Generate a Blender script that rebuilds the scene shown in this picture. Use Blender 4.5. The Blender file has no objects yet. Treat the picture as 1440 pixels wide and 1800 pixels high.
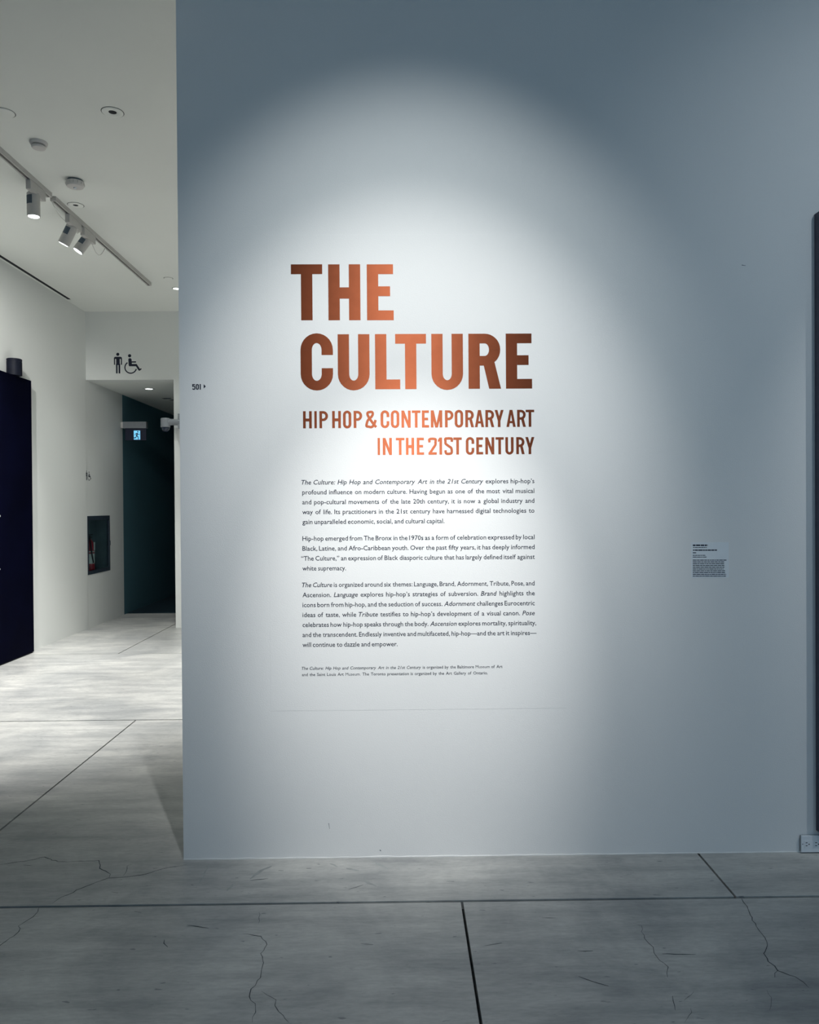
import bpy, bmesh, math, random
from mathutils import Vector, Matrix
random.seed(7)
C = bpy.context.scene.collection
SC = bpy.context.scene

# ------------------------------------------------------------------ camera
F = 1340.0
YAW, PIT, ROLL = math.atan(17 / F), math.atan(10 / F), .0068
EYE = 1.5
def rot(v):
    x, y, z = v                                   # camera space: x right, y up, z back
    c, s = math.cos(ROLL), math.sin(ROLL)
    a, b = x * c + y * s, -x * s + y * c
    v = (a, -z, b)
    c, s = math.cos(-PIT), math.sin(-PIT)
    v = (v[0], v[1] * c - v[2] * s, v[1] * s + v[2] * c)
    c, s = math.cos(YAW), math.sin(YAW)
    return Vector((v[0] * c + v[1] * s, -v[0] * s + v[1] * c, v[2]))
camd = bpy.data.cameras.new('camera')
cam = bpy.data.objects.new('camera', camd); C.objects.link(cam)
camd.sensor_fit = 'HORIZONTAL'; camd.sensor_width = 36; camd.lens = 36 * F / 1440
R_, U_, B_ = rot((1, 0, 0)), rot((0, 1, 0)), rot((0, 0, 1))
M = Matrix.Identity(4)
for i in range(3):
    M[i][0], M[i][1], M[i][2] = R_[i], U_[i], B_[i]
M[2][3] = EYE
cam.matrix_world = M
SC.camera = cam
# survey of the photograph: pixel -> point on a wall, floor or ceiling plane
def at(px, py, X=None, Y=None, Z=None):
    r = rot((px - 720, 900 - py, -F))
    t = X / r.x if X is not None else Y / r.y if Y is not None else (Z - EYE) / r.z
    return Vector((r.x * t, r.y * t, EYE + r.z * t))

# ------------------------------------------------------------------ world, exposure
w = bpy.data.worlds.new('world'); SC.world = w; w.use_nodes = True
w.node_tree.nodes['Background'].inputs[0].default_value = (.30, .40, .55, 1)
w.node_tree.nodes['Background'].inputs[1].default_value = .15
SC.view_settings.view_transform = 'Standard'; SC.view_settings.look = 'None'
SC.view_settings.exposure = 0; SC.view_settings.gamma = 1
SC.view_settings.use_curve_mapping = False

WY = 3.25            # front face of the title wall
CZ = 3.95            # gallery ceiling
LX = -3.90           # left wall
HY = 9.56            # far wall with the washroom pictograms
# ------------------------------------------------------------------ lights
def spot(name, loc, tgt, power, size, blend, col, rad=.03):
    l = bpy.data.lights.new(name, 'SPOT'); o = bpy.data.objects.new(name, l); C.objects.link(o)
    l.energy = power; l.spot_size = math.radians(size); l.spot_blend = blend; l.color = col; l.shadow_soft_size = rad
    o.location = loc; o.rotation_euler = (Vector(tgt) - Vector(loc)).to_track_quat('-Z', 'Y').to_euler()
    return o
def area(name, loc, tgt, power, sx, sy, col):
    l = bpy.data.lights.new(name, 'AREA'); o = bpy.data.objects.new(name, l); C.objects.link(o)
    l.shape = 'RECTANGLE'; l.size = sx; l.size_y = sy; l.energy = power; l.color = col
    o.location = loc; o.rotation_euler = (Vector(tgt) - Vector(loc)).to_track_quat('-Z', 'Y').to_euler()
    return o
NEU = (1, .985, .95); COOL = (.42, .69, 1)
# the title wall's lamp: one fitting near the ceiling with a tight core, a medium beam and a soft spill
LAMP = (.053, WY - 2.124, 3.85)
spot('title_wall_beam', LAMP, (.053, WY, 1.596), 205, 47.6, .90, (1, .985, .955))
spot('title_wall_spill', LAMP, (.053, WY, 2.093), 112, 57.8, .91, (.95, 1, .99))
spot('title_wall_core', LAMP, (.053, WY, 1.06), 410, 27.7, 1.0, (1, .985, .955))
spot('artwork_spot', (3.1, 1.7, 3.85), (2.9, WY, 1.9), 215, 60, 1.0, (.97, 1, 1))
spot('left_wall_spot', (-3.0, 5.0, 3.8), (-3.9, 7.0, 2.7), 330, 60, .9, NEU)
spot('right_wall_spill', (2.4, 1.0, 3.85), (2.5, WY, 2.2), 52, 90, 1.0, (.86, .95, 1))
spot('added_bounce_spot', (.9, 7.2, 3.85), (.5, 7.2, 0), 1250, 75, .8, NEU)  # added lamp behind the title wall; its floor bounce brightens the ceiling
spot('added_bounce_spot', (2.6, 6.6, 3.85), (2.6, 6.8, 0), 600, 75, .8, NEU)  # second added bounce lamp, also out of view
spot('left_floor_spot', (-2.55, 3.9, 3.85), (-3.5, 5.6, 0), 420, 68, .9, NEU)
area('added_cool_fill', (2.0, -4.6, 2.3), (.8, 3.0, 1.6), 56, 5.0, 2.4, COOL)  # added bluish ambient fill in front of the solid back wall, no real source

# ------------------------------------------------------------------ materials
MAT = {}
def mat(name, col, rough=.6, metal=0, emit=None, es=1, spec=.5, bump=None, noise=None, **kw):
    m = bpy.data.materials.new(name); m.use_nodes = True; nt = m.node_tree; b = nt.nodes['Principled BSDF']
    b.inputs['Base Color'].default_value = (*col, 1); b.inputs['Roughness'].default_value = rough
    b.inputs['Metallic'].default_value = metal; b.inputs['Specular IOR Level'].default_value = spec
    if emit: b.inputs['Emission Color'].default_value = (*emit, 1); b.inputs['Emission Strength'].default_value = es
    tc = nt.nodes.new('ShaderNodeTexCoord')
    if noise:
        sc, amt = noise
        n = nt.nodes.new('ShaderNodeTexNoise'); n.inputs['Scale'].default_value = sc; n.inputs['Detail'].default_value = 5
        nt.links.new(tc.outputs['Object'], n.inputs['Vector'])
        r = nt.nodes.new('ShaderNodeValToRGB'); r.color_ramp.elements[0].position = .3; r.color_ramp.elements[1].position = .7
        r.color_ramp.elements[0].color = (*[c * (1 - amt) for c in col], 1); r.color_ramp.elements[1].color = (*[min(1, c * (1 + amt)) for c in col], 1)
        nt.links.new(n.outputs['Fac'], r.inputs['Fac']); nt.links.new(r.outputs['Color'], b.inputs['Base Color'])
    if bump:
        sc, st = bump
        n = nt.nodes.new('ShaderNodeTexNoise'); n.inputs['Scale'].default_value = sc; n.inputs['Detail'].default_value = 3
        nt.links.new(tc.outputs['Object'], n.inputs['Vector'])
        bp = nt.nodes.new('ShaderNodeBump'); bp.inputs['Strength'].default_value = st; bp.inputs['Distance'].default_value = .002
        nt.links.new(n.outputs['Fac'], bp.inputs['Height']); nt.links.new(bp.outputs['Normal'], b.inputs['Normal'])
    MAT[name] = m; return m
mat('wall_paint', (.81, .815, .81), .75, bump=(220, .22), noise=(1.3, .015), spec=.25)
mat('ceiling_paint', (.82, .84, .80), .9, noise=(1.0, .015), spec=.2)
mat('room_paint', (.78, .80, .78), .85, bump=(90, .2), spec=.2)
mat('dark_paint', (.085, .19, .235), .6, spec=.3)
mat('white_plastic', (.62, .60, .58), .45, noise=(30, .03))
mat('white_metal', (.50, .49, .47), .4, noise=(40, .03))
mat('plate_plastic', (.78, .82, .86), .35, noise=(30, .02))
mat('slot_black', (.006, .007, .012), .8)
mat('vent_grey', (.07, .10, .13), .6, noise=(60, .1))
mat('panel_black', (.0006, .001, .008), .8, spec=.03, noise=(3, .2))
mat('fixture_black', (.005, .007, .016), .6, spec=.2, noise=(20, .2))
mat('vinyl_dark', (.012, .016, .035), .5, noise=(50, .1), spec=.3)
m_ = mat('copper_vinyl', (.36, .108, .052), .62, metal=1, noise=(30, .04))
nt_ = m_.node_tree; b_ = nt_.nodes['Principled BSDF']; b_.inputs['Anisotropic'].default_value = .95      # brushed horizontally
v_ = nt_.nodes.new('ShaderNodeCombineXYZ'); v_.inputs['Z'].default_value = 1; nt_.links.new(v_.outputs[0], b_.inputs['Tangent'])
mat('lamp_lens', (1, 1, 1), .3, emit=(.93, .98, 1), es=14)
mat('down_lens', (1, 1, 1), .3, emit=(.95, 1, .98), es=9)
mat('exit_dark', (.004, .008, .03), .35)
mat('exit_light', (.2, .5, .7), .4, emit=(.16, .55, .85), es=.9)
mat('camera_grey', (.24, .26, .28), .4, noise=(30, .05))
mat('camera_dark', (.02, .03, .05), .15)
mat('red_paint', (.30, .015, .03), .35, noise=(10, .1))
mat('tag_white', (.55, .60, .58), .6, noise=(20, .05))
mat('cabinet_frame', (.03, .045, .065), .45, noise=(20, .1))
mat('cabinet_inside', (.10, .15, .17), .6, noise=(10, .1))
mat('rubber_black', (.01, .012, .018), .5)
mat('art_side', (.085, .085, .125), .6, noise=(12, .1))
mat('art_face', (.05, .05, .07), .5, noise=(2.2, .5))
mat('joint_dark', (.003, .007, .011), .8, noise=(20, .3))
mat('crack_dark', (.035, .045, .055), .8, noise=(20, .3))
mat('scuff_light', (.34, .36, .36), .5, noise=(20, .2))
g = bpy.data.materials.new('glass'); g.use_nodes = True; b = g.node_tree.nodes['Principled BSDF']
b.inputs['Base Color'].default_value = (.8, .9, .92, 1); b.inputs['Roughness'].default_value = .05
b.inputs['Transmission Weight'].default_value = 1; b.inputs['IOR'].default_value = 1.02; MAT['glass'] = g

def concrete():
    m = bpy.data.materials.new('polished_concrete'); m.use_nodes = True; nt = m.node_tree; N = nt.nodes; L = nt.links
    b = N['Principled BSDF']
    tc = N.new('ShaderNodeTexCoord'); geo = N.new('ShaderNodeNewGeometry'); oi = N.new('ShaderNodeObjectInfo')
    def noise(sc, det, stretch=(1, 1, 1), ro=.55, dist=0):
        mp = N.new('ShaderNodeMapping'); mp.inputs['Scale'].default_value = stretch
        L.new(geo.outputs['Position'], mp.inputs['Vector'])
        n = N.new('ShaderNodeTexNoise'); n.inputs['Scale'].default_value = sc; n.inputs['Detail'].default_value = det
        n.inputs['Roughness'].default_value = ro; n.inputs['Distortion'].default_value = dist
        L.new(mp.outputs['Vector'], n.inputs['Vector']); return n.outputs['Fac']
    def ramp(fac, p0, c0, p1, c1):
        r = N.new('ShaderNodeValToRGB'); r.color_ramp.elements[0].position = p0; r.color_ramp.elements[1].position = p1
        r.color_ramp.elements[0].color = (*c0, 1); r.color_ramp.elements[1].color = (*c1, 1); L.new(fac, r.inputs['Fac']); return r.outputs['Color']
    def mul(a, c):
        x = N.new('ShaderNodeMix'); x.data_type = 'RGBA'; x.blend_type = 'MULTIPLY'; x.inputs['Factor'].default_value = 1
        L.new(a, x.inputs[6]); L.new(c, x.inputs[7]); return x.outputs[2]
    base = ramp(noise(1.6, 8, (1, 1, 1), .62, .8), .34, (.37, .38, .38), .68, (.60, .60, .575))
    streak = ramp(noise(5, 6, (.35, 2.2, 1), .65), .34, (.74, .75, .77), .58, (1.04, 1.04, 1.04))
    fine = ramp(noise(45, 4, (.5, 2, 1), .7), .30, (.84, .84, .85), .62, (1.03, 1.03, 1.03))
    spots = ramp(noise(42, 2, (.45, 1.3, 1), .5), .25, (.50, .52, .55), .30, (1, 1, 1))
    per = ramp(oi.outputs['Random'], 0, (.95, .95, .95), 1, (1.04, 1.04, 1.03))
    L.new(mul(mul(mul(mul(base, streak), fine), spots), per), b.inputs['Base Color'])
    rr = N.new('ShaderNodeMapRange'); rr.inputs['To Min'].default_value = .30; rr.inputs['To Max'].default_value = .52
    L.new(noise(3, 5), rr.inputs['Value']); L.new(rr.outputs['Result'], b.inputs['Roughness'])
    bp = N.new('ShaderNodeBump'); bp.inputs['Strength'].default_value = .12; bp.inputs['Distance'].default_value = .003
    L.new(noise(60, 4, (.5, 2, 1)), bp.inputs['Height']); L.new(bp.outputs['Normal'], b.inputs['Normal'])
    b.inputs['Specular IOR Level'].default_value = .5
    MAT['concrete'] = m
concrete()

# ------------------------------------------------------------------ helpers
def obj(name, bm, m, parent=None, smooth=False, bevel=0):
    if isinstance(bm, bmesh.types.BMesh):
        bmesh.ops.recalc_face_normals(bm, faces=bm.faces)
        me = bpy.data.meshes.new(name); bm.to_mesh(me); bm.free()
    else: me = bm
    if m: me.materials.append(MAT[m])
    o = bpy.data.objects.new(name, me); C.objects.link(o)
    if smooth:
        for p in me.polygons: p.use_smooth = True
        if hasattr(me, 'set_sharp_from_angle'): me.set_sharp_from_angle(angle=math.radians(40))
    if bevel:
        md = o.modifiers.new('bevel', 'BEVEL'); md.width = bevel; md.segments = 2; md.limit_method = 'ANGLE'
    if parent: o.parent = parent
    return o
def thing(name, label, cat, loc=(0, 0, 0), group=None):
    o = bpy.data.objects.new(name, None); C.objects.link(o); o.location = loc; o.empty_display_size = .05
    tag(o, label, cat, group); return o
def tag(o, label, cat, group=None):
    o['label'] = label; o['category'] = cat
    if group: o['group'] = group
    return o
def struct(o): o['kind'] = 'structure'; return o
def box(bm, x0, x1, y0, y1, z0, z1):
    v = [bm.verts.new((x, y, z)) for x in (x0, x1) for y in (y0, y1) for z in (z0, z1)]
    for f in ((0, 1, 3, 2), (4, 6, 7, 5), (0, 4, 5, 1), (2, 3, 7, 6), (0, 2, 6, 4), (1, 5, 7, 3)): bm.faces.new([v[i] for i in f])
    return bm
def bx(*a): return box(bmesh.new(), *a)
def lathe(profile, n=32, axis=None, org=(0, 0, 0)):
    """profile: (radius, height along axis) pairs; axis defaults to +Z"""
    bm = bmesh.new(); rings = []
    q = Vector((0, 0, 1)).rotation_difference(Vector(axis).normalized()) if axis else None
    for r, h in profile:
        ring = []
        for k in range(n if r > 1e-6 else 1):
            a = 2 * math.pi * k / n; v = Vector((r * math.cos(a), r * math.sin(a), h))
            if q: v = q @ v
            ring.append(bm.verts.new(v + Vector(org)))
        rings.append(ring)
    for a, b_ in zip(rings, rings[1:]):
        for k in range(n):
            k2 = (k + 1) % n
            f = [a[k % len(a)], a[k2 % len(a)], b_[k2 % len(b_)], b_[k % len(b_)]]
            u = []
            for v in f:
                if v not in u: u.append(v)
            if len(u) > 2: bm.faces.new(u)
    return bm
def tube(pts, r, n=8):
    bm = bmesh.new(); rings = []; pts = [Vector(p) for p in pts]
    for i, p in enumerate(pts):
        d = (pts[min(i + 1, len(pts) - 1)] - pts[max(i - 1, 0)]).normalized()
        s = d.cross(Vector((0, 0, 1)) if abs(d.z) < .9 else Vector((1, 0, 0))).normalized(); t = s.cross(d)
        rings.append([bm.verts.new(p + r * (math.cos(2 * math.pi * k / n) * s + math.sin(2 * math.pi * k / n) * t)) for k in range(n)])
    for a, b_ in zip(rings, rings[1:]):
        for k in range(n): bm.faces.new((a[k], a[(k + 1) % n], b_[(k + 1) % n], b_[k]))
    bm.faces.new(rings[0]); bm.faces.new(rings[-1][::-1]); return bm

# ------------------------------------------------------------------ floor of concrete slabs
floor = struct(obj('floor', bx(-6.2, 7, -5.2, 20.5, -.12, -.034), 'joint_dark'))
rows = [-4.6, -2.11, .38, 2.88, 5.41, 7.89, 10.38, 12.87, 15.36, 17.85, 20.4]
shift = {-4.6: .225, -2.11: -1.878, .38: .225, 2.88: -1.878, 5.41: -.83, 7.89: -2.915, 10.38: -1.9, 12.87: .2, 15.36: -1.9, 17.85: .2}
G, GY = .0048, .0075
for y0, y1 in zip([-5.2] + rows[:-1], rows):
    s = shift.get(y0, -1.878); xs = [-6.2] + [x for x in (s + 3.15 * k for k in range(-3, 4)) if -6 < x < 6.8] + [7]
    for x0, x1 in zip(xs, xs[1:]):
        sl = obj('concrete_slab', bx(x0 + G, x1 - G, y0 + GY, y1 - GY, -.034, 0), 'concrete', floor)
def ribbon(pts, wd, z=.0005, jit=.0):
    bm = bmesh.new(); prev = None; P = []
    for a, b_ in zip(pts, pts[1:]):
        n = max(1, int((b_ - a).length / .018))
        for k in range(n): P.append(a.lerp(b_, k / n) + Vector((random.uniform(-jit, jit), random.uniform(-jit, jit), 0)))
    P.append(pts[-1])
    for i, p in enumerate(P):
        d = (P[min(i + 1, len(P) - 1)] - P[max(i - 1, 0)]).normalized(); s = Vector((-d.y, d.x, 0))
        e = min(i, len(P) - 1 - i); ww = wd * random.uniform(.5, 1.1) * min(1, .35 + e * .3) / 2
        cur = [bm.verts.new((p.x + s.x * ww, p.y + s.y * ww, z)), bm.verts.new((p.x - s.x * ww, p.y - s.y * ww, z))]
        if prev: bm.faces.new((prev[0], prev[1], cur[1], cur[0]))
        prev = cur
    return bm
def crack(zp, s, ox, oy, wd=.003, name='crack', m='crack_dark', jit=.0045, z=.0005):
    obj(name, ribbon([at(ox + x / s, oy + y / s, Z=0) for x, y in zp], wd, z, jit), m, floor)
A_, B2, C2 = (3, 0, 1200), (2.769, 400, 1480), (2.769, 920, 1480)
crack([(0, 958), (160, 938), (235, 920), (310, 945), (520, 940), (530, 980), (580, 1010), (575, 1028)], *A_, wd=.004)
crack([(980, 962), (870, 978), (745, 1018), (575, 1030), (500, 1055), (430, 1085), (330, 1130), (278, 1163)], *A_, wd=.004)
crack([(215, 1182), (185, 1225), (100, 1285), (98, 1315), (20, 1370), (-60, 1430)], *A_, wd=.003)
crack([(680, 960), (650, 1018)], *A_, wd=.003)
crack([(155, 340), (150, 400)], *B2, wd=.0022)
crack([(75, 445), (160, 460), (197, 500), (160, 545), (175, 590), (155, 660), (120, 715), (108, 775), (140, 790), (120, 880)], *B2, wd=.0025)
crack([(165, 730), (235, 770), (240, 815), (300, 880)], *B2, wd=.002)
crack([(1065, 272), (1100, 340), (1130, 410), (1165, 450), (1190, 490), (1178, 545), (1200, 585), (1240, 625), (1330, 660), (1390, 710)], *C2, wd=.0035)
crack([(1240, 625), (1225, 660)], *C2, wd=.0025)
crack([(1180, 720), (1205, 760), (1200, 820)], *C2, wd=.0018)
crack([(530, 395), (575, 410), (590, 470), (635, 510), (645, 560), (705, 610), (703, 660)], *C2, wd=.0022)
crack([(790, 770), (830, 730)], *C2, wd=.0018); crack([(820, 810), (785, 880)], *C2, wd=.002)
for zp, s in (([(270, 655), (340, 680), (415, 702)], C2), ([(725, 750), (740, 820)], C2), ([(590, 232), (660, 210)], B2), ([(110, 188), (200, 178)], B2),
              ([(650, 496), (710, 500)], B2), ([(1250, 505), (1335, 492)], B2), ([(675, 545), (840, 548)], C2), ([(590, 1103), (622, 1110)], A_),
              ([(710, 1207), (745, 1213)], A_), ([(868, 1355), (865, 1375), (885, 1395)], A_), ([(985, 1278), (1100, 1295)], A_), ([(125, 962), (168, 966)], A_),
              ([(90, 370), (160, 371)], C2), ([(1350, 75), (1370, 75)], C2), ([(265, 532), (340, 530)], C2)):
    crack(zp, *s, wd=.0045, name='scratch', jit=.001)
for zp, s in (([(110, 180), (160, 140), (215, 118)], B2), ([(580, 128), (640, 140)], B2), ([(660, 190), (725, 215)], B2), ([(500, 105), (535, 122)], B2),
              ([(720, 100), (780, 132)], B2), ([(1105, 960), (1060, 1040), (1035, 1080)], A_), ([(0, 240), (25, 205)], B2)):
    crack(zp, *s, wd=.02 if s is B2 else .007, name='scuff_mark', m='scuff_light', jit=.003, z=.0004)

# ------------------------------------------------------------------ room shell
xl = at(318, 900, Y=WY).x
struct(obj('wall_title', bx(-.932, 6.4, WY, WY + .3, 0, CZ), 'wall_paint'))
struct(obj('ceiling', bx(-6.2, 7, -5.2, HY, CZ, CZ + .1), 'ceiling_paint'))
# left wall: gallery part, then the corridor part with a niche for the extinguisher cabinet
c0, c1 = at(153.2, 907.2, X=LX), at(192.6, 906, X=LX); cz0 = at(154.4, 1011, X=LX).z; cz1 = c0.z
CY0, CY1 = c0.y, c1.y
OZ = at(145, 668, Y=HY).z; OX = at(307.3, 900, Y=HY).x
struct(obj('wall_left', bx(LX - .3, LX, -5.2, HY, 0, CZ), 'room_paint'))
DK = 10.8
bm = bx(LX - .3, LX, HY, CY0, 0, OZ); box(bm, LX - .3, LX, CY1, DK, 0, OZ); box(bm, LX - .3, LX, CY0, CY1, 0, cz0); box(bm, LX - .3, LX, CY0, CY1, cz1, OZ)
box(bm, LX - .3, LX - .2, CY0, CY1, cz0, cz1)
struct(obj('wall_corridor_left', bm, 'room_paint'))
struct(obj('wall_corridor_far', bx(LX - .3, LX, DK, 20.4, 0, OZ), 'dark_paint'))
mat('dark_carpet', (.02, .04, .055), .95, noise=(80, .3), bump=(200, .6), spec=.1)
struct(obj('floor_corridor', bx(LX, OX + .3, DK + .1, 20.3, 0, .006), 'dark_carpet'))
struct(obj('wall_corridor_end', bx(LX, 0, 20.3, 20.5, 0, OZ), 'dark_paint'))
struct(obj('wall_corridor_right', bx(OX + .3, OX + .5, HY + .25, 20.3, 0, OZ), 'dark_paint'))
struct(obj('ceiling_corridor', bx(LX - .3, 0, HY + .2, 20.5, OZ, OZ + .1), 'ceiling_paint'))
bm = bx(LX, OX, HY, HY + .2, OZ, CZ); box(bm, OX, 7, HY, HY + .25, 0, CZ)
struct(obj('wall_far', bm, 'room_paint'))
struct(obj('wall_right', bx(6.4, 6.7, -5.2, HY, 0, CZ), 'room_paint'))
struct(obj('wall_back', bx(-4.2, 6.7, -5.2, -5.0, 0, CZ), 'room_paint'))
# uneven paint bead along the foot of the title wall
bm = bmesh.new(); n = 160; prev = None
for i in range(n + 1):
    x = -.932 + i * (6.4 + .932) / n; h = .0032 + random.uniform(-.0018, .0022); d = .0022 + random.uniform(-.001, .001)
    cur = [bm.verts.new((x, WY, 0)), bm.verts.new((x, WY - d, 0)), bm.verts.new((x, WY - d, h)), bm.verts.new((x, WY, h + .0015))]
    if prev:
        for k in range(4): bm.faces.new((prev[k], prev[(k + 1) % 4], cur[(k + 1) % 4], cur[k]))
    prev = cur
struct(obj('baseboard_front', bm, 'wall_paint'))

# ------------------------------------------------------------------ flat lettering on the walls
K = WY / F                                    # metres per photograph pixel on the title wall
def poly_mesh(polys, place, name, m, parent=None, side=False):
    me = bpy.data.meshes.new(name); vs = []; fs = []
    for i, p in enumerate(polys):          # overlapping strokes get their own film depth
        fs.append(range(len(vs), len(vs) + len(p))); dd = .00004 * (i * 3 % 11)
        vs += [tuple(Vector(place(*q)) + (Vector((dd, 0, 0)) if side else Vector((0, -dd, 0)))) for q in p]
    me.from_pydata(vs, [], [list(f) for f in fs]); me.update()
    return obj(name, me, m, parent)
def strip(a, b_): return [[a[i], a[i + 1], b_[i + 1], b_[i]] for i in range(len(a) - 1)]
def arc(cx, cy, rx, ry, a0, a1, n=14):
    return [(cx + rx * math.cos(math.radians(a0 + (a1 - a0) * i / n)), cy + ry * math.sin(math.radians(a0 + (a1 - a0) * i / n))) for i in range(n + 1)]
def rect(x0, y0, x1, y1): return [(x0, y0), (x1, y0), (x1, y1), (x0, y1)]
def brush(pts, wd, sub=6, smooth=True):
    if smooth:
        P = []; q = [pts[0]] + list(pts) + [pts[-1]]
        for i in range(1, len(q) - 2):
            p0, p1, p2, p3 = q[i - 1:i + 3]
            for k in range(sub):
                t = k / sub
                P.append(tuple(.5 * (2 * p1[j] + (p2[j] - p0[j]) * t + (2 * p0[j] - 5 * p1[j] + 4 * p2[j] - p3[j]) * t * t + (3 * p1[j] - p0[j] - 3 * p2[j] + p3[j]) * t ** 3) for j in (0, 1)))
        P.append(pts[-1])
    else: P = list(pts)
    a, b_ = [], []
    for i, p in enumerate(P):
        u, v = P[max(i - 1, 0)], P[min(i + 1, len(P) - 1)]; d = math.hypot(v[0] - u[0], v[1] - u[1]) or 1
        nx, ny = -(v[1] - u[1]) / d * wd / 2, (v[0] - u[0]) / d * wd / 2
        a.append((p[0] + nx, p[1] + ny)); b_.append((p[0] - nx, p[1] - ny))
    return strip(a, b_)
def glyph(ch, W, H, s, t, ro=None):
    """letter polygons in a W x H box; s = stem width, t = bar thickness"""
    h = W / 2; ro = ro or h * 1.02; ri = max(.5, ro - t); hi = h - s
    top_o = arc(h, H - ro, h, ro, 0, 180); top_i = arc(h, H - ro, hi, ri, 0, 180)
    bot_o = arc(h, ro, h, ro, 180, 360); bot_i = arc(h, ro, hi, ri, 180, 360)
    if ch == 'I': return [rect(0, 0, W, H)]
    if ch == 'T': return [rect(0, H - t, W, H), rect(h - s / 2, 0, h + s / 2, H - t)]
    if ch == 'H': return [rect(0, 0, s, H), rect(W - s, 0, W, H), rect(s, H / 2 - t / 2 - H * .025, W - s, H / 2 + t / 2 - H * .0)]
    if ch == 'L': return [rect(0, 0, s, H), rect(s, 0, W, t)]
    if ch == 'E': return [rect(0, 0, s, H), rect(s, 0, W, t), rect(s, H - t, W * .985, H), rect(s, H * .43, W * .87, H * .43 + t)]
    if ch in 'O0':
        o = top_o + bot_o + [top_o[0]]; i = top_i + bot_i + [top_i[0]]; return strip(o, i)
    if ch == 'C':
        o = [(W, H * .62)] + top_o + bot_o + [(W, H * .39)]; i = [(W - s, H * .62)] + top_i + bot_i + [(W - s, H * .39)]; return strip(o, i)
    if ch == 'U':
        o = [(0, H)] + bot_o + [(W, H)]; i = [(s, H)] + bot_i + [(W - s, H)]; return strip(o, i)
    if ch in 'PR':
        yb = H * .42; rb = (H - yb) / 2 * .98; rx = min(rb, W * .62)
        o = [(s, H)] + arc(W - rx, H - rb, rx, rb, 90, 0, 8) + arc(W - rx, yb + rb, rx, rb, 0, -90, 8) + [(s, yb)]
        i = [(s, H - t)] + arc(W - rx, H - rb, rx - s, rb - t, 90, 0, 8) + arc(W - rx, yb + rb, rx - s, rb - t, 0, -90, 8) + [(s, yb + t)]
        P = [rect(0, 0, s, H)] + strip(o, i)
        if ch == 'R': P.append([(W * .46, yb + t * .3), (W * .46 + s * .96, yb + t * .6), (W * 1.02, 0), (W * 1.02 - s * 1.05, 0)])
        return P
    if ch == 'N': return [rect(0, 0, s, H), rect(W - s, 0, W, H), [(0, H), (s * .98, H), (W, 0), (W - s * .98, 0)]]
    if ch == 'M': return [rect(0, 0, s, H), rect(W - s, 0, W, H), [(0, H), (s * 1.1, H), (h + s * .38, 0), (h - s * .5, 0)], [(W, H), (W - s * 1.1, H), (h - s * .38, 0), (h + s * .5, 0)]]
    if ch == 'A': return [[(0, 0), (s, 0), (h + s * .3, H), (h - s * .55, H)], [(W, 0), (W - s, 0), (h - s * .3, H), (h + s * .55, H)], rect(W * .22, H * .22, W * .78, H * .22 + t * .9)]
    if ch == 'Y': return [[(0, H), (s * 1.03, H), (h + s * .5, H * .36), (h - s * .5, H * .36)], [(W, H), (W - s * 1.03, H), (h - s * .5, H * .36), (h + s * .5, H * .36)], rect(h - s / 2, 0, h + s / 2, H * .40)]
    if ch == '1': return [rect(W - s, 0, W, H), [(W - s, H), (W - s, H - t * 1.5), (0, H - t * 1.9), (0, H - t * 1.0)]]
    m = t / 2
    if ch == 'S': return brush([(m, H * .27), (m + W * .03, H * .13), (W * .3, m), (W * .62, m), (W - m - W * .03, H * .11), (W - m, H * .25), (W * .78, H * .40), (W * .45, H * .52), (W * .16, H * .64), (m, H * .77), (W * .13, H * .91), (W * .36, H - m), (W * .68, H - m), (W * .88, H * .90), (W - m, H * .74)], t)
    if ch == '2': return brush([(m, H * .72), (W * .1, H * .88), (W * .33, H - m), (W * .65, H - m), (W * .88, H * .89), (W - m, H * .73), (W * .84, H * .58), (W * .6, H * .40), (W * .32, H * .20), (W * .12, m)], t) + [rect(0, 0, W, t)]
    if ch == '5': return [rect(0, H - t, W * .95, H), rect(0, H * .5, s, H)] + brush([(s * .5, H * .58), (W * .35, H * .65), (W * .7, H * .62), (W - m, H * .48), (W - m, H * .2), (W * .7, m), (W * .3, m), (m, H * .22)], t)
    if ch == '&': return brush([(W * .98, m * .6), (W * .72, H * .24), (W * .42, H * .50), (W * .20, H * .74), (W * .19, H * .88), (W * .38, H - m), (W * .62, H * .92), (W * .66, H * .78), (W * .50, H * .62), (W * .22, H * .45), (m, H * .28), (W * .08, H * .11), (W * .30, m), (W * .55, H * .05), (W * .78, H * .19), (W * .93, H * .46)], t)
def letters(parent, spec, y0, y1, xa, xb, H, s, t, m, dy=-.0008, lean=.9):
    for ch, x0, x1 in spec:
        base = y0 + (y1 - y0) * (x0 - xa) / (xb - xa)
        o = at(x0 + lean, base, Y=WY)
        round_ = ch in 'COSU0'
        ex = H * .018 if round_ else 0; HH = H + ex * (1 if ch == 'U' else 2)
        pl = lambda x, y, o=o, ex=ex: (o.x + x * K, WY + dy, o.z + (y - ex) * K)
        poly_mesh(glyph(ch, x1 - x0, HH, s, t), pl, 'letter', m, parent)
t = thing('title_lettering', 'large copper orange lettering on the white wall reading THE CULTURE', 'lettering', at(529, 684, Y=WY))
def reparent(t):
    bpy.context.view_layer.update()
    for ch in t.children: ch.matrix_parent_inverse = t.matrix_world.inverted()
letters(t, [('T', 511.7, 566.5), ('H', 577.2, 633.3), ('E', 645, 691.8)], 563.2, 563, 511, 692, 97.8, 20, 17.2, 'copper_vinyl', lean=.4)
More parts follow.
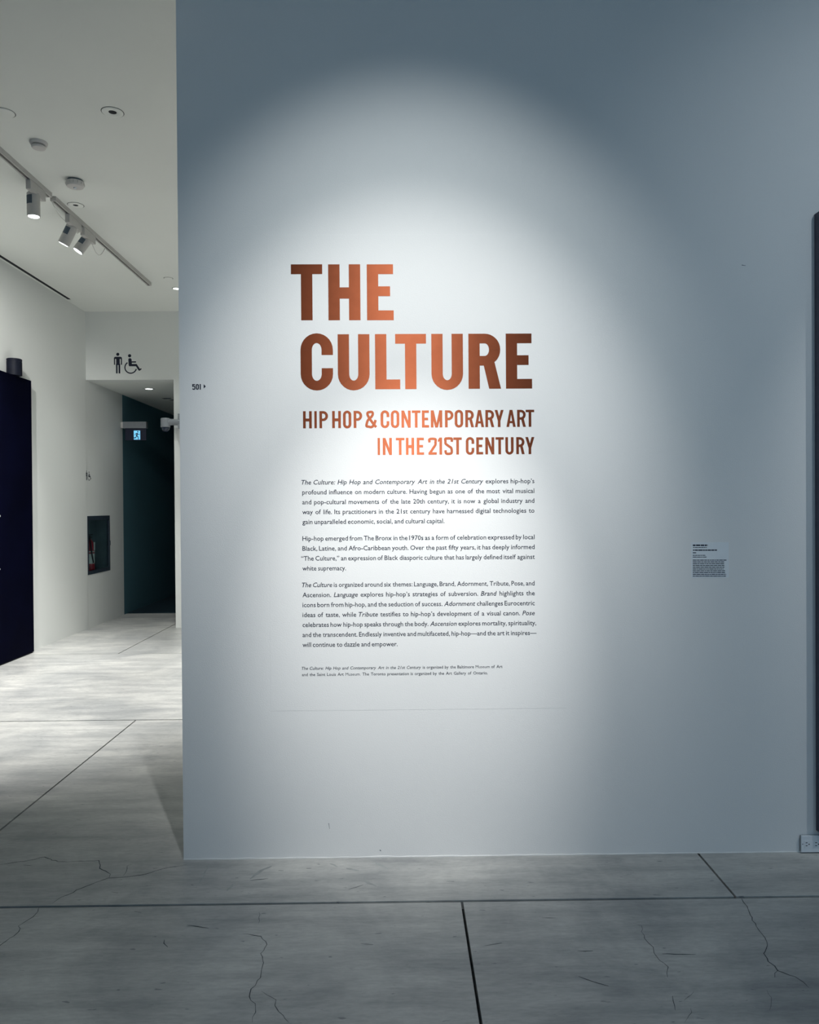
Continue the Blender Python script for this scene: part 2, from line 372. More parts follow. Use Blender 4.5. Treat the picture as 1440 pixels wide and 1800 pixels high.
letters(t, [('C', 528.6, 585.3), ('U', 594, 649.6), ('L', 659.6, 703.4), ('T', 695, 749.2), ('U', 758.5, 814), ('R', 823.6, 879.6), ('E', 889.3, 935.4)], 684.9, 683, 529, 935, 96.6, 19.9, 17, 'copper_vinyl', lean=.3)
reparent(t)
t = thing('subtitle_lettering', 'two lines of slim copper lettering reading HIP HOP & CONTEMPORARY ART IN THE 21ST CENTURY', 'lettering', at(531, 753, Y=WY))
q = 6.545
l1 = [(c, 520 + a / q, 520 + b_ / q) for c, a, b_ in (('H', 85, 185), ('I', 215, 243), ('P', 273, 372), ('H', 420, 520), ('O', 545, 640), ('P', 667, 765), ('&', 805, 928), ('C', 977, 1077), ('O', 1095, 1192), ('N', 1217, 1323), ('T', 1337, 1436))]
l1 += [(c, 730 + a / q, 730 + b_ / q) for c, a, b_ in (('E', 78, 160), ('M', 180, 312), ('P', 343, 440), ('O', 455, 552), ('R', 577, 675), ('A', 687, 793), ('R', 808, 908), ('Y', 915, 1018), ('A', 1050, 1157), ('R', 1173, 1272), ('T', 1272, 1370))]
l2 = [(c, 520 + a / q, 520 + b_ / q) for c, a, b_ in (('I', 943, 970), ('N', 1002, 1107), ('T', 1153, 1252), ('H', 1268, 1363), ('E', 1393, 1477))]
l2 += [(c, 730 + a / q, 730 + b_ / q) for c, a, b_ in (('2', 153, 248), ('1', 262, 310), ('S', 335, 435), ('T', 440, 537), ('C', 583, 680), ('E', 703, 782), ('N', 807, 910), ('T', 925, 1020), ('U', 1038, 1133), ('R', 1163, 1258), ('Y', 1268, 1372))]
letters(t, l1, 753, 750.2, 532, 939, 30, 4.7, 4.3, 'copper_vinyl', lean=0)
letters(t, l2, 799.9, 798.2, 664, 939, 30, 4.7, 4.3, 'copper_vinyl', lean=0)
reparent(t)

# body text, set word by word with Blender's built-in font
cache = {}
def word(txt, ital):
    if (txt, ital) not in cache:
        cu = bpy.data.curves.new('w', 'FONT'); cu.body = txt; cu.size = 1; cu.resolution_u = 2; cu.shear = .22 if ital else 0; cu.offset = 0 if 'M' in txt else .008
        o = bpy.data.objects.new('w', cu); C.objects.link(o)
        dg = bpy.context.evaluated_depsgraph_get(); me = bpy.data.meshes.new_from_object(o.evaluated_get(dg))
        vs = [tuple(v.co) for v in me.vertices]; fs = [tuple(p.vertices) for p in me.polygons]
        bpy.data.objects.remove(o); bpy.data.meshes.remove(me); bpy.data.curves.remove(cu)
        cache[(txt, ital)] = (vs, fs, min(v[0] for v in vs), max(v[0] for v in vs))
    return cache[(txt, ital)]
capH = max(v[1] for v in word('H', False)[0])
def text_line(line, xl_, xr, base, cap, sx, acc, full=True):
    """*word* = italic"""
    toks = []; it = False
    for wd in line.split(' '):
        if wd.startswith('*'): it = True; wd = wd[1:]
        end = wd.endswith('*'); wd = wd.rstrip('*')
        toks.append(word(wd, it))
        if end: it = False
    sc = cap * K / capH; sxx = sc * sx
    tot = sum(k[3] - k[2] for k in toks) * sxx
    Wd = (xr - xl_) * K; gap = (Wd - tot) / max(1, len(toks) - 1)
    if gap < .36 * cap * K:
        f = (Wd - .36 * cap * K * (len(toks) - 1)) / tot; sxx *= f; gap = .36 * cap * K
    o = at(xl_, base, Y=WY); x = o.x
    for vs, fs, a, b_ in toks:
        n = len(acc[0]); acc[0] += [(x + (v[0] - a) * sxx, WY - .0008, o.z + v[1] * sc) for v in vs]
        acc[1] += [tuple(i + n for i in f) for f in fs]; x += (b_ - a) * sxx + gap
def para(name, lines, y0, dy, cap, sx, parent):
    for i, (ln, a, b_) in enumerate(lines):
        acc = [[], []]; text_line(ln, a, b_, y0 + dy * i, cap, sx, acc)
        me = bpy.data.meshes.new('text_line'); me.from_pydata(acc[0], [], acc[1]); me.update()
        obj('text_line', me, 'vinyl_dark', parent)
t = thing('introduction_text', 'three paragraphs of small dark exhibition text under the copper titles', 'wall text', at(531, 1137, Y=WY))
CAP = 8.0; SX = 1.0
para('paragraph', [("*The Culture: Hip Hop and Contemporary Art in the 21st Century* explores hip-hop’s", 530, 939.6),
    ("profound influence on modern culture. Having begun as one of the most vital musical", 531.5, 939.6),
    ("and pop-cultural movements of the late 20th century, it is now a global industry and", 531.5, 939.6),
    ("way of life. Its practitioners in the 21st century have harnessed digital technologies to", 531.5, 939.8),
    ("gain unparalleled economic, social, and cultural capital.", 531.8, 781.3)], 851.8, 17.36, CAP, SX, t)
para('paragraph', [("Hip-hop emerged from The Bronx in the 1970s as a form of celebration expressed by local", 531.8, 940.2),
    ("Black, Latine, and Afro-Caribbean youth. Over the past fifty years, it has deeply informed", 531.8, 940.3),
    ("“The Culture,” an expression of Black diasporic culture that has largely defined itself against", 529.5, 940.6),
    ("white supremacy.", 531.8, 608.2)], 950.6, 17.45, CAP, SX, t)
para('paragraph', [("*The Culture* is organized around six themes: Language, Brand, Adornment, Tribute, Pose, and", 531, 940.3),
    ("Ascension. *Language* explores hip-hop’s strategies of subversion. *Brand* highlights the", 532, 940.7),
    ("icons born from hip-hop,  and the seduction of success. *Adornment* challenges Eurocentric".replace('  ', ' '), 532, 940.7),
    ("ideas of taste, while *Tribute* testifies to hip-hop’s development of a visual canon. *Pose*", 532, 940.8),
    ("celebrates how hip-hop speaks through the body. *Ascension* explores mortality, spirituality,", 532, 943.4),
    ("and the transcendent. Endlessly inventive and multifaceted, hip-hop—and the art it inspires—", 532, 944),
    ("will continue to dazzle and empower.", 532, 699.2)], 1032.2, 17.5, CAP, SX, t)
reparent(t)
t = thing('credit_text', 'two short lines of very small credit text at the foot of the wall text', 'wall text', at(531, 1189, Y=WY))
para('paragraph', [("*The Culture: Hip Hop and Contemporary Art in the 21st Century* is organized by the Baltimore Museum of Art", 530.5, 884),
    ("and the Saint Louis Art Museum. The Toronto presentation is organized by the Art Gallery of Ontario.", 531, 858)], 1177.4, 11, 5.2, SX, t)
reparent(t)

# room number with its arrow
t = thing('room_number', 'small black room number 501 with a right-pointing arrow near the wall edge', 'sign', at(345, 685, Y=WY))
o = at(338.2, 685, Y=WY); z24 = K / 24
for ch, a, b_ in (('5', 435, 560), ('0', 582, 712), ('I', 745, 792)):
    poly_mesh(glyph(ch, b_ - a, 235, 44 if ch != 'I' else 46, 40), lambda x, y, a=a: (o.x + (a - 435 + x) * z24, WY - .0008, o.z + y * z24), 'digit', 'vinyl_dark', t)
poly_mesh([[(912, 50), (912, 225), (1000, 135)]], lambda x, y: (o.x + (x - 435) * z24, WY - .0008, o.z + y * z24), 'arrow', 'vinyl_dark', t)
reparent(t)

# small object label, its print too small to read: rows of word-like dashes
t = thing('artwork_label', 'tiny printed artwork label alone on the right part of the white wall', 'label', at(1246, 1014, Y=WY))
a0, a1 = at(1215.5, 1015.5, Y=WY), at(1281, 953, Y=WY)
mat('label_film', (.80, .84, .87), .6, noise=(20, .02))
obj('label_sheet', bx(a0.x, a1.x, WY - .0006, WY, a0.z, a1.z), 'label_film', t)
polys = []
for y, x0, x1, th in ((342, 335, 650, 30), (388, 340, 630, 14), (444, 340, 845, 24), (500, 335, 405, 18), (553, 335, 600, 14), (590, 335, 625, 14)) + tuple((655 + 37.3 * k, 335, x, 16) for k, x in enumerate((1045, 1000, 1000, 1000, 1000, 985, 1015, 1015, 1040, 1035))):
    x = x0
    while x < x1 - 4:
        wl_ = min(random.uniform(28, 95), x1 - x); polys.append([at(1190 + px / 12, 930 + py / 12 + .3 * 0, Y=WY) for px, py in rect(x, y - th / 2, x + wl_, y + th / 2)]); x += wl_ + 9
me = bpy.data.meshes.new('print'); vs = []; fs = []
for p in polys: fs.append([len(vs) + i for i in range(4)]); vs += [(v.x, WY - .001, v.z) for v in p]
me.from_pydata(vs, [], fs); obj('print', me, 'vinyl_dark', t); reparent(t)

# small marks on the title wall
def wall_mark(p0, p1, wd):
    a, b_ = at(*p0, Y=WY), at(*p1, Y=WY); d = (b_ - a).normalized(); n = Vector((-d.z, 0, d.x)) * wd / 2
    me = bpy.data.meshes.new('scuff'); me.from_pydata([(v.x, WY - .0007, v.z) for v in (a - n, a + n, b_ + n * .4, b_ - n * .4)], [], [(0, 1, 2, 3)])
    o_ = obj('scuff', me, 'vent_grey', bpy.data.objects['wall_title'])
wall_mark((578, 1447), (579.5, 1457), .0022); wall_mark((1304, 466), (1311, 467), .003); wall_mark((668, 1494), (670, 1496), .004)

pa, pb = at(476, 1250, Y=WY), at(990, 412, Y=WY)
obj('skimmed_patch', bx(pa.x, pb.x, WY - .0005, WY + .001, pa.z, pb.z), 'wall_paint', bpy.data.objects['wall_title'], bevel=.0003)

# washroom pictograms, drawn in a 1440 x 1320 design grid (24 units to a photograph pixel)
def fan(cx, cy, r, n=24): return [[(cx + r * math.cos(2 * math.pi * k / n), cy + r * math.sin(2 * math.pi * k / n)) for k in range(n)]]
def man():
    P = fan(285, 308, 66)
    P += [[(215, 440), (365, 440), (365, 750), (215, 750)], rect(205, 740, 272, 1108), rect(312, 740, 382, 1108), rect(205, 700, 382, 760)]
    o_ = [(122, 745)] + arc(182, 480, 60, 70, 180, 270, 8) + arc(398, 480, 60, 70, 270, 360, 8) + [(458, 745)]
    i_ = [(168, 745)] + arc(195, 520, 27, 20, 180, 270, 8) + arc(385, 520, 27, 20, 270, 360, 8) + [(412, 745)]
    return P + strip(o_, i_)
def chair():
    P = fan(778, 370, 68)
    P += brush(arc(818, 860, 240, 240, 237, 15, 36), 50, smooth=False)
    P += [[(722, 520), (740, 485), (780, 470), (825, 475), (858, 520), (870, 720), (850, 810), (760, 810), (735, 770)],
          rect(760, 715, 1060, 810), rect(860, 603, 1045, 658), [(1000, 715), (1075, 720), (1200, 920), (1150, 990), (1040, 815)],
          [(1150, 990), (1185, 1000), (1272, 945), (1265, 895), (1195, 920)]]
    return P
o0 = at(195, 610, Y=HY); kk = HY / F / 24
t = thing('washroom_sign', 'large dark man and wheelchair pictograms on the wall above the corridor opening', 'sign', at(224, 657, Y=HY))
pl = lambda x, y: (o0.x + x * kk, HY - .001, o0.z - y * kk)
poly_mesh(man(), pl, 'man_pictogram', 'vinyl_dark', t); poly_mesh(chair(), pl, 'wheelchair_pictogram', 'vinyl_dark', t); reparent(t)
p0, p1 = at(150.8, 827, X=LX), at(160.3, 844, X=LX); ky = (p1.y - p0.y) / 1150; kz = (at(155, 826.5, X=LX).z - at(155, 843.5, X=LX).z) / 880
t = thing('corridor_washroom_sign', 'tiny man and wheelchair pictograms on the corridor side wall above the fire cabinet', 'sign', (LX, p0.y, p1.z))
pl = lambda x, y: (LX + .001, p0.y + (x - 120) * ky, p0.z - (y - 240) * kz)
poly_mesh(man(), pl, 'man_pictogram', 'vinyl_dark', t, True); poly_mesh(chair(), pl, 'wheelchair_pictogram', 'vinyl_dark', t, True); reparent(t)

# ------------------------------------------------------------------ black title panel and the fixture on it
pe = at(57.5, 900, X=-3.83); PY1 = pe.y; PZ = at(54, 669, X=-3.83).z
t = thing('signboard', 'tall matte black panel standing flat against the left wall', 'signboard', (-3.865, 6, 0))
obj('board', bx(LX + .012, -3.83, 3.2, PY1, .012, PZ), 'panel_black', t, bevel=.003)
obj('foot_strip', bx(LX + .02, -3.84, 3.21, PY1 - .01, 0, .012), 'slot_black', t)
for py, r in ((907, .010), (1000.5, .008)):
    p = at(.2, py, X=-3.829); obj('lettering', lathe([(0, 0), (r * .6, .0002), (r, 0)], 10, (1, 0, 0), (-3.8295, p.y, p.z)), 'tag_white', t)
reparent(t)
cc = at(25.2, 660, X=-3.845); ct = at(25, 629.5, X=-3.845)
t = thing('black_cylinder', 'short black cylindrical fixture sitting on top of the black panel', 'fixture', (cc.x - .01, cc.y, PZ))
r = .072; zt = ct.z - .01
ccx, ccy = cc.x + .0, cc.y
obj('body', lathe([(0, PZ), (r, PZ), (r, zt - .03), (r * .96, zt - .028), (r * .96, zt - .022), (r, zt - .02), (r, zt - .004), (r - .004, zt), (0, zt)], 32, None, (ccx, ccy, 0)), 'fixture_black', t, True)
obj('wall_bracket', bx(LX, ccx - r * .7, ccy - .025, ccy + .025, PZ + .01, zt - .06), 'fixture_black', t)
reparent(t)

# ------------------------------------------------------------------ ceiling fittings
def ceil(px, py, z=CZ): return at(px, py, Z=z)
def downlight(px, py, r, hole, label, lit=False, zc=CZ, grp=None, gp='round recessed ceiling plates'):
    p = ceil(px, py, zc)
    t = thing('downlight', label, 'ceiling light', p)
    obj('trim_ring', lathe([(hole, -.001), (hole + .006, -.005), (r - .006, -.006), (r, -.003), (r, 0), (hole, 0)], 40), 'ceiling_paint', t, True)
    if lit: obj('lens', lathe([(0, -.003), (hole * .8, -.0035), (hole, -.002)], 24), 'down_lens', t)
    else: obj('aperture', lathe([(0, -.0012), (hole, -.0012)], 24), 'slot_black', t)
    # thin shadow gap round the trim
    obj('shadow_gap', lathe([(r, -.0008), (r + .004, -.0008)], 40), 'slot_black', t)
    return t
downlight(198, 197, .064, .024, 'pinhole recessed downlight nearest the camera, right of the smoke detectors')
downlight(133, 360.5, .060, .020, 'small pinhole recessed downlight just above the track, beyond the smoke detectors')
downlight(310.5, 507, .045, .033, 'small glowing round downlight by the title wall edge', True)
downlight(262, 683.5, .075, .045, 'bright round downlight in the low corridor ceiling', True, OZ)
def plate(px, py, r, label):
    p = ceil(px, py)
    t = thing('access_plate', label, 'ceiling plate', p)
    obj('disc', lathe([(0, -.006), (r - .004, -.006), (r, -.002), (r, 0), (0, 0)], 40), 'ceiling_paint', t, True)
    obj('shadow_gap', lathe([(r, -.0008), (r + .004, -.0008)], 40), 'slot_black', t)
plate(7, 198, .062, 'blank round white plate on the ceiling at the left edge of the frame')
plate(296, 489, .045, 'small blank round plate on the ceiling beyond the end of the track')
# smoke detectors
def detector(px, py, label, kind):
    p = ceil(px, py); t = thing('smoke_detector', label, 'smoke detector', p)
    if kind == 0:
        obj('base', lathe([(0, 0), (.056, 0), (.057, -.006), (.053, -.018), (.048, -.020), (0, -.020)], 36), 'white_plastic', t, True)
        obj('vent_ring', lathe([(.040, -.019), (.043, -.019), (.043, -.030), (.040, -.030)], 36), 'slot_black', t)
        obj('rib_ring', lathe([(.041, -.0235), (.0465, -.0235), (.0465, -.0265), (.041, -.0265)], 36), 'white_plastic', t)
        obj('cap', lathe([(.046, -.030), (.046, -.034), (.040, -.042), (.02, -.045), (0, -.045)], 36), 'white_plastic', t, True)
        obj('cap_seat', lathe([(.0, -.0295), (.046, -.030)], 36), 'white_plastic', t)
    else:
        obj('back_plate', lathe([(0, 0), (.055, 0), (.055, -.012), (0, -.012)], 36), 'vent_grey', t)
        obj('body', lathe([(0, -.012), (.062, -.012), (.064, -.018), (.064, -.040), (.058, -.050), (.030, -.055), (0, -.055)], 36), 'white_plastic', t, True)
        for k in range(14):
            a = 2 * math.pi * k / 14; c, s = math.cos(a) * .0635, math.sin(a) * .0635
            obj('rib', bx(c - .003, c + .003, s - .003, s + .003, -.038, -.020), 'white_metal', t)
        obj('sensor_eye', lathe([(.0, -.064), (.010, -.062), (.014, -.053)], 20), 'plate_plastic', t, True)
detector(68, 250, 'white smoke detector with a dark ring, the nearer of two on the ceiling', 0)
detector(132, 317, 'thick white ribbed smoke detector standing off the ceiling above the track', 1)
# linear air slot along the left wall
s1 = ceil(122, 526); sx_ = s1.x
t = thing('air_slot', 'long thin black air slot in the ceiling beside the left wall', 'air vent', (sx_, 6, CZ))
obj('slot', bx(sx_ - .02, sx_ + .02, 2.0, s1.y, CZ - .0015, CZ), 'slot_black', t)
obj('flange', bx(sx_ - .026, sx_ - .02, 2.0, s1.y + .006, CZ - .003, CZ), 'ceiling_paint', t); obj('flange', bx(sx_ + .02, sx_ + .026, 2.0, s1.y + .006, CZ - .003, CZ), 'ceiling_paint', t)
reparent(t)
for a_, b_, lab in (((287, 700.5), (301, 700.5), 'thin dark air slot in the corridor ceiling, the left of a pair'), ((299, 703), (309, 703), 'thin dark air slot in the corridor ceiling, the right of a pair')):
    u, v = at(*a_, Z=OZ), at(*b_, Z=OZ)
    t = thing('corridor_air_slot', lab, 'air vent', u)
    obj('slot', bx(u.x, v.x, u.y - .03, u.y + .03, OZ - .003, OZ), 'slot_black', t)
    obj('flange', bx(u.x - .008, v.x + .008, u.y - .04, u.y - .03, OZ - .005, OZ), 'vent_grey', t); reparent(t)

# lighting track in two lengths, with three spot heads
TX = (ceil(261, 496).x + ceil(87, 338).x) / 2 
def track(y0, y1, label):
    t = thing('lighting_track', label, 'lighting track', (TX, (y0 + y1) / 2, CZ))
    bm = bx(TX - .021, TX + .021, y0, y1, CZ - .012, CZ); box(bm, TX - .021, TX - .010, y0, y1, CZ - .036, CZ - .012); box(bm, TX + .010, TX + .021, y0, y1, CZ - .036, CZ - .012)
    obj('channel', bm, 'white_metal', t)
    obj('conductor_slot', bx(TX - .010, TX + .010, y0 + .004, y1 - .004, CZ - .020, CZ - .012), 'slot_black', t)
    bm = bx(TX - .0216, TX - .021, y0, y1, CZ - .036, CZ - .022)
    obj('side_groove', bm, 'slot_black', t)
    obj('end_cap', bx(TX - .022, TX + .022, y0 - .01, y0, CZ - .037, CZ), 'white_metal', t); obj('end_cap', bx(TX - .022, TX + .022, y1, y1 + .01, CZ - .037, CZ), 'white_metal', t)
    reparent(t)
YA = ceil(87, 338).y; YB = ceil(93, 344).y; YC = ceil(261, 496).y
track(1.2, YA, 'nearer length of white lighting track running out of the left edge')
track(YB + .02, YC, 'farther length of white lighting track ending near the corridor')
def spothead(yt, ptop, pbot, r, label, dy, beam, vis_tgt, power, size):
    a = at(*ptop, Y=yt); b_ = at(*pbot, Y=yt)
    a = Vector((a.x, yt, a.z)); b_ = Vector((b_.x, yt + dy, b_.z)); ax = (b_ - a).normalized(); L_ = (b_ - a).length
    t = thing('track_spotlight', label, 'spotlight', (TX, yt, CZ - .036), 'spot heads on the lighting track')
    zb = CZ - .036
    yh = yt
    obj('adaptor', bx(TX - .019, TX + .019, yh - .12, yh + .12, zb - .072, zb), 'white_metal', t, bevel=.004)
    obj('swivel', tube([(TX, yh, zb - .04), a + (Vector((TX, yh, zb - .05)) - a) * .25, a + ax * .02], .017, 12), 'white_metal', t, True)
    obj('housing', lathe([(0, 0), (r - .008, 0), (r, .008), (r, L_), (r - .006, L_), (r - .006, L_ - .02), (0, L_ - .021)], 32, ax, a), 'white_metal', t, True)
    obj('lens', lathe([(0, L_ - .006), (r - .007, L_ - .008)], 24, ax, a), 'lamp_lens', t)
    # dark vent plate let into the side that faces the room
    side = (Vector((0, -1, -.25)) - ax * Vector((0, -1, -.25)).dot(ax)).normalized(); side = (side + Vector((-.35, 0, 0))).normalized(); side = (side - ax * side.dot(ax)).normalized(); ww = ax.cross(side)
    bm = bmesh.new(); rr = r + .0012; pr = None
    for k in range(9):
        an = math.radians(-33 + 66 * k / 8); d = side * math.cos(an) + ww * math.sin(an)
        cur = [bm.verts.new(a + d * rr + ax * L_ * .16), bm.verts.new(a + d * rr + ax * L_ * .52)]
        if pr: bm.faces.new((pr[0], pr[1], cur[1], cur[0]))
        pr = cur
    obj('vent_plate', bm, 'vent_grey', t)
    reparent(t)
    tip = a + ax * (L_ + .004)
    spot('track_spot_beam', tip, vis_tgt, power, size, .8, NEU, .03)
    return t
Y1, Y2, Y3 = ceil(67, 318).y, ceil(129, 377).y, ceil(153, 400).y
H1 = spothead(Y1, (58.5, 339), (59.3, 381), .046, 'white spot head hanging straight down from the nearer track', 0, 0, (-2.75, 6.4, 0), 620, 84)
H2 = spothead(Y2, (127.5, 397), (111.5, 429.5), .046, 'white spot head tilted left, left of the tilted pair on the farther track', 0, 0, (-3.9, 6.8, 1.6), 280, 75)
H3 = spothead(Y3, (152.8, 420), (138.8, 443.5), .046, 'white spot head tilted left with a black snoot, right of the tilted pair', -.025, 0, (-2.4, 8.7, 0), 300, 54)
# thin safety cables: each is a part of the spot head it secures
def cable(head, yt, p0, p1, sag):
    a = Vector((TX - .015, yt + p0, CZ - .041)); b_ = at(*p1, Y=yt); q_ = [a.lerp(b_, k / 6) + Vector((0, 0, -sag * math.sin(math.pi * k / 6))) for k in range(7)]
    c = obj('safety_cable', tube(q_, .0022, 6), 'white_metal', head); c.matrix_parent_inverse = head.matrix_world.inverted()
cable(H2, Y2, -.36, (122, 393), .03); cable(H2, Y2, .16, (133, 402), .05); cable(H3, Y3, .42, (160, 424), .09); cable(H1, Y1, .18, (70, 345), .03)

# ------------------------------------------------------------------ exit sign on the corridor wall
e0 = at(214.5, 745, X=LX + .02); EY = e0.y
ek = lambda px, py: at(px, py, Y=EY)
t = thing('exit_sign', 'running-man exit sign with white housing projecting from the corridor wall', 'exit sign', (LX, EY, ek(236, 752).z))
a, b_ = ek(215.8, 752.8), ek(257, 741)
obj('housing', bx(a.x, b_.x, EY, EY + .07, a.z, b_.z), 'camera_grey', t, bevel=.004)
obj('wall_mount', bx(LX, a.x, EY + .01, EY + .06, a.z + .005, b_.z - .003), 'white_plastic', t)
a2, b2 = ek(219.5, 774), ek(256, 753)
obj('panel', bx(a2.x, b2.x, EY + .02, EY + .035, a2.z, a.z), 'exit_dark', t)
a3, b3 = ek(234.5, 772.5), ek(245.5, 756.6)
obj('lit_field', bx(a3.x, b3.x, EY + .018, EY + .02, a3.z, b3.z), 'exit_light', t)
def em(x, y): return (a3.x + x * (b3.x - a3.x), EY + .0172, a3.z + y * (b3.z - a3.z))
run = fan(.64, .86, .09, 14) + brush([(.55, .72), (.45, .40)], .2, smooth=False) + brush([(.55, .70), (.3, .66), (.18, .48)], .08, smooth=False) + brush([(.58, .70), (.75, .55), (.92, .6)], .08, smooth=False) \
    + brush([(.47, .42), (.68, .28), (.72, .02)], .12, smooth=False) + brush([(.43, .42), (.33, .22), (.02, .18)], .11, smooth=False)
poly_mesh(run, em, 'running_figure', 'exit_dark', t)
reparent(t)

# ------------------------------------------------------------------ dome camera on an arm beside the opening
CYm = HY - .16
ck = lambda px, py: at(px, py, Y=CYm)
t = thing('security_camera', 'grey dome security camera on a short arm at the corridor mouth', 'security camera', at(316, 740, Y=HY))
a, b_ = at(312.3, 753, Y=HY - .12), at(323, 727, Y=HY - .12)
obj('mounting_box', bx(a.x, b_.x, HY - .12, HY, a.z, b_.z), 'camera_grey', t, bevel=.004)
u, v = ck(296, 741), ck(314, 741)
obj('arm', tube([(u.x - .02, CYm + .07, u.z), (v.x + .0, CYm + .07, v.z)], .040, 16), 'camera_grey', t, True)
d = ck(288, 750); r = ck(296.3, 750).x - d.x; dz = ck(288, 734).z - d.z
obj('head', lathe([(0, dz), (r * .9, dz), (r, dz - .008), (r, dz * .72), (r * .96, dz * .70), (r * .96, dz * .64), (r, dz * .62), (r, 0), (0, 0)], 32, None, (d.x, CYm + .07, d.z)), 'camera_grey', t, True)
obj('dome', lathe([(r * .88, 0), (r * .84, -.022), (r * .66, -.042), (r * .35, -.055), (0, -.058)], 32, None, (d.x, CYm + .07, d.z)), 'camera_dark', t, True)
reparent(t)

# ------------------------------------------------------------------ extinguisher cabinet in its niche
t = thing('extinguisher_cabinet', 'dark framed glass-fronted fire cabinet recessed in the corridor wall', 'cabinet', (LX, (CY0 + CY1) / 2, cz0))
fw = .035
bm = bx(LX - .02, LX + .004, CY0 + .001, CY0 + fw, cz0 + .001, cz1 - .001); box(bm, LX - .02, LX + .004, CY1 - fw, CY1 - .001, cz0 + .001, cz1 - .001)
box(bm, LX - .02, LX + .004, CY0 + fw, CY1 - fw, cz0 + .001, cz0 + fw * 1.3); box(bm, LX - .02, LX + .004, CY0 + fw, CY1 - fw, cz1 - fw * 1.6, cz1 - .001)
obj('door_frame', bm, 'cabinet_frame', t)
obj('door_glass', bx(LX - .008, LX - .005, CY0 + fw, CY1 - fw, cz0 + fw * 1.3, cz1 - fw * 1.6), 'glass', t)
bm = bx(LX - .199, LX - .195, CY0 + .001, CY1 - .001, cz0 + .001, cz1 - .001); box(bm, LX - .195, LX - .021, CY0 + .001, CY0 + .004, cz0 + .001, cz1 - .001); box(bm, LX - .195, LX - .021, CY1 - .004, CY1 - .001, cz0 + .001, cz1 - .001)
box(bm, LX - .195, LX - .021, CY0 + .004, CY1 - .004, cz0 + .001, cz0 + .004); box(bm, LX - .195, LX - .021, CY0 + .004, CY1 - .004, cz1 - .004, cz1 - .001)
obj('lining', bm, 'cabinet_inside', t)
obj('latch', bx(LX + .004, LX + .014, CY1 - .03, CY1 - .01, (cz0 + cz1) / 2 - .03, (cz0 + cz1) / 2 + .03), 'cabinet_frame', t)
reparent(t)
EX = LX - .10; EYc = CY0 + (CY1 - CY0) * .40; H_ = (cz1 - cz0); er = .065; ez = cz0 + .005
t = thing('fire_extinguisher', 'red fire extinguisher with white label standing inside the wall cabinet', 'fire extinguisher', (EX, EYc, ez))
hb = H_ * .58
obj('cylinder', lathe([(0, 0), (er * .95, 0), (er, .01), (er, hb * .82), (er * .85, hb * .92), (er * .4, hb), (.018, hb * 1.03), (0, hb * 1.03)], 28, None, (0, 0, 0)), 'red_paint', t, True)
obj('label_band', lathe([(er + .0008, hb * .28), (er + .0008, hb * .58)], 28), 'tag_white', t, True)
obj('strap', lathe([(er + .001, hb * .62), (er + .003, hb * .62), (er + .003, hb * .66), (er + .001, hb * .66)], 28), 'white_metal', t, True)
obj('valve', bx(-.018, .018, -.018, .018, hb * 1.02, hb * 1.12), 'rubber_black', t, bevel=.003)
obj('lever', bx(-.012, .012, -.02, .10, hb * 1.13, hb * 1.16), 'rubber_black', t); obj('carry_handle', bx(-.012, .012, -.02, .085, hb * 1.05, hb * 1.07), 'rubber_black', t)
obj('hose', tube([(.0, -.018, hb * 1.07), (.02, -.055, hb * 1.1), (.05, -.075, hb * .95), (.06, -.06, hb * .6), (.068, -.03, hb * .3)], .009, 8), 'rubber_black', t, True)
obj('inspection_tag', bx(er + .002, er + .003, -.02, .025, hb * .68, hb * .92), 'tag_white', t)

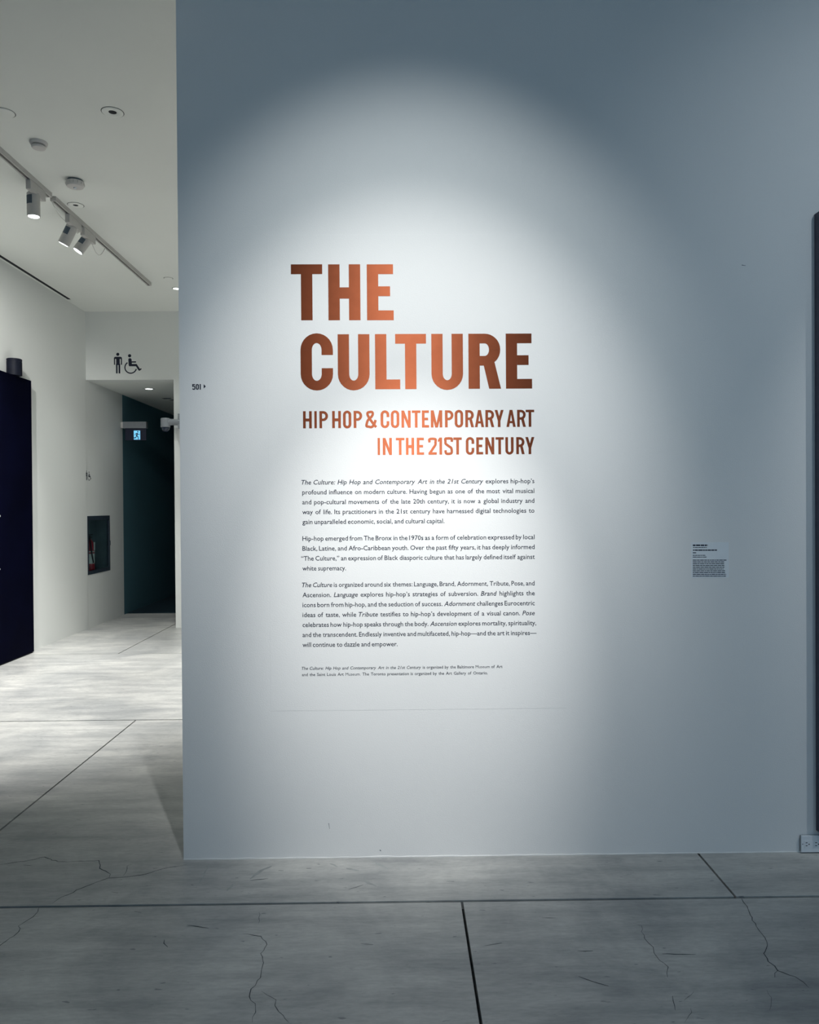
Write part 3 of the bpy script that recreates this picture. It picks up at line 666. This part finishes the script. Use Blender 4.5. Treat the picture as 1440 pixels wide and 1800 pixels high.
# ------------------------------------------------------------------ framed artwork at the right edge
wl0, wt = at(1433.2, 900, Y=WY), at(1433, 377, Y=WY); wb = at(1433.6, 1459, Y=WY)
t = thing('artwork', 'tall deep-edged dark artwork at the right edge of the title wall', 'artwork', (wl0.x + .8, WY, wb.z))
ax0 = wl0.x
bm = bx(ax0, ax0 + .02, WY - .045, WY, wb.z, wt.z); box(bm, ax0 + 1.58, ax0 + 1.6, WY - .045, WY, wb.z, wt.z)
box(bm, ax0 + .02, ax0 + 1.58, WY - .045, WY, wb.z, wb.z + .02); box(bm, ax0 + .02, ax0 + 1.58, WY - .045, WY, wt.z - .02, wt.z)
obj('frame', bm, 'art_side', t); obj('canvas', bx(ax0 + .02, ax0 + 1.58, WY - .038, WY - .006, wb.z + .02, wt.z - .02), 'art_face', t)
reparent(t)

# ------------------------------------------------------------------ floor-level power outlet
o0 = at(1408.6, 1498.2, Y=WY - .014); o1z = at(1409, 1469, Y=WY - .014).z
t = thing('power_outlet', 'white horizontal duplex power outlet at floor level under the dark artwork', 'power outlet', (o0.x + .057, WY, o0.z))
z0 = max(.003, o0.z); z1 = o1z; X0 = o0.x; X1 = X0 + .115; yf = WY - .014
obj('back_box', bx(X0 + .003, X1 - .003, yf + .004, WY, z0 + .002, z1 - .003), 'vent_grey', t)
obj('cover_plate', bx(X0, X1, yf - .002, yf + .006, z0, z1), 'plate_plastic', t, bevel=.0018)
zm = (z0 + z1) / 2
obj('receptacle_face', bx(X0 + .012, X1 - .012, yf - .0032, yf - .002, zm - .017, zm + .017), 'plate_plastic', t, bevel=.0008)
for k in (0, 1):
    cx = X0 + .022 + k * .041 
    for dz_ in (-.0062, .0062): obj('slot', bx(cx - .004, cx + .004, yf - .0036, yf - .003, zm + dz_ - .0014, zm + dz_ + .0014), 'slot_black', t)
    obj('ground_hole', lathe([(0, 0), (.0026, 0)], 12, (0, -1, 0), (cx + .0105, yf - .0036, zm)), 'slot_black', t)
obj('screw', lathe([(0, .0008), (.0022, 0)], 12, (0, -1, 0), (X0 + .006, yf - .0022, zm)), 'vent_grey', t); obj('screw', lathe([(0, .0008), (.0022, 0)], 12, (0, -1, 0), (X1 - .006, yf - .0022, zm)), 'vent_grey', t)
reparent(t)
# lights that the glowing downlights give off
for px, py, z, pw in ((310.5, 507, CZ, 60), (262, 683.5, OZ, 4)):
    p = ceil(px, py, z); spot('downlight_beam', (p.x, p.y, z - .012), (p.x, p.y, 0), pw, 110, .8, (.95, 1, .97), .03)
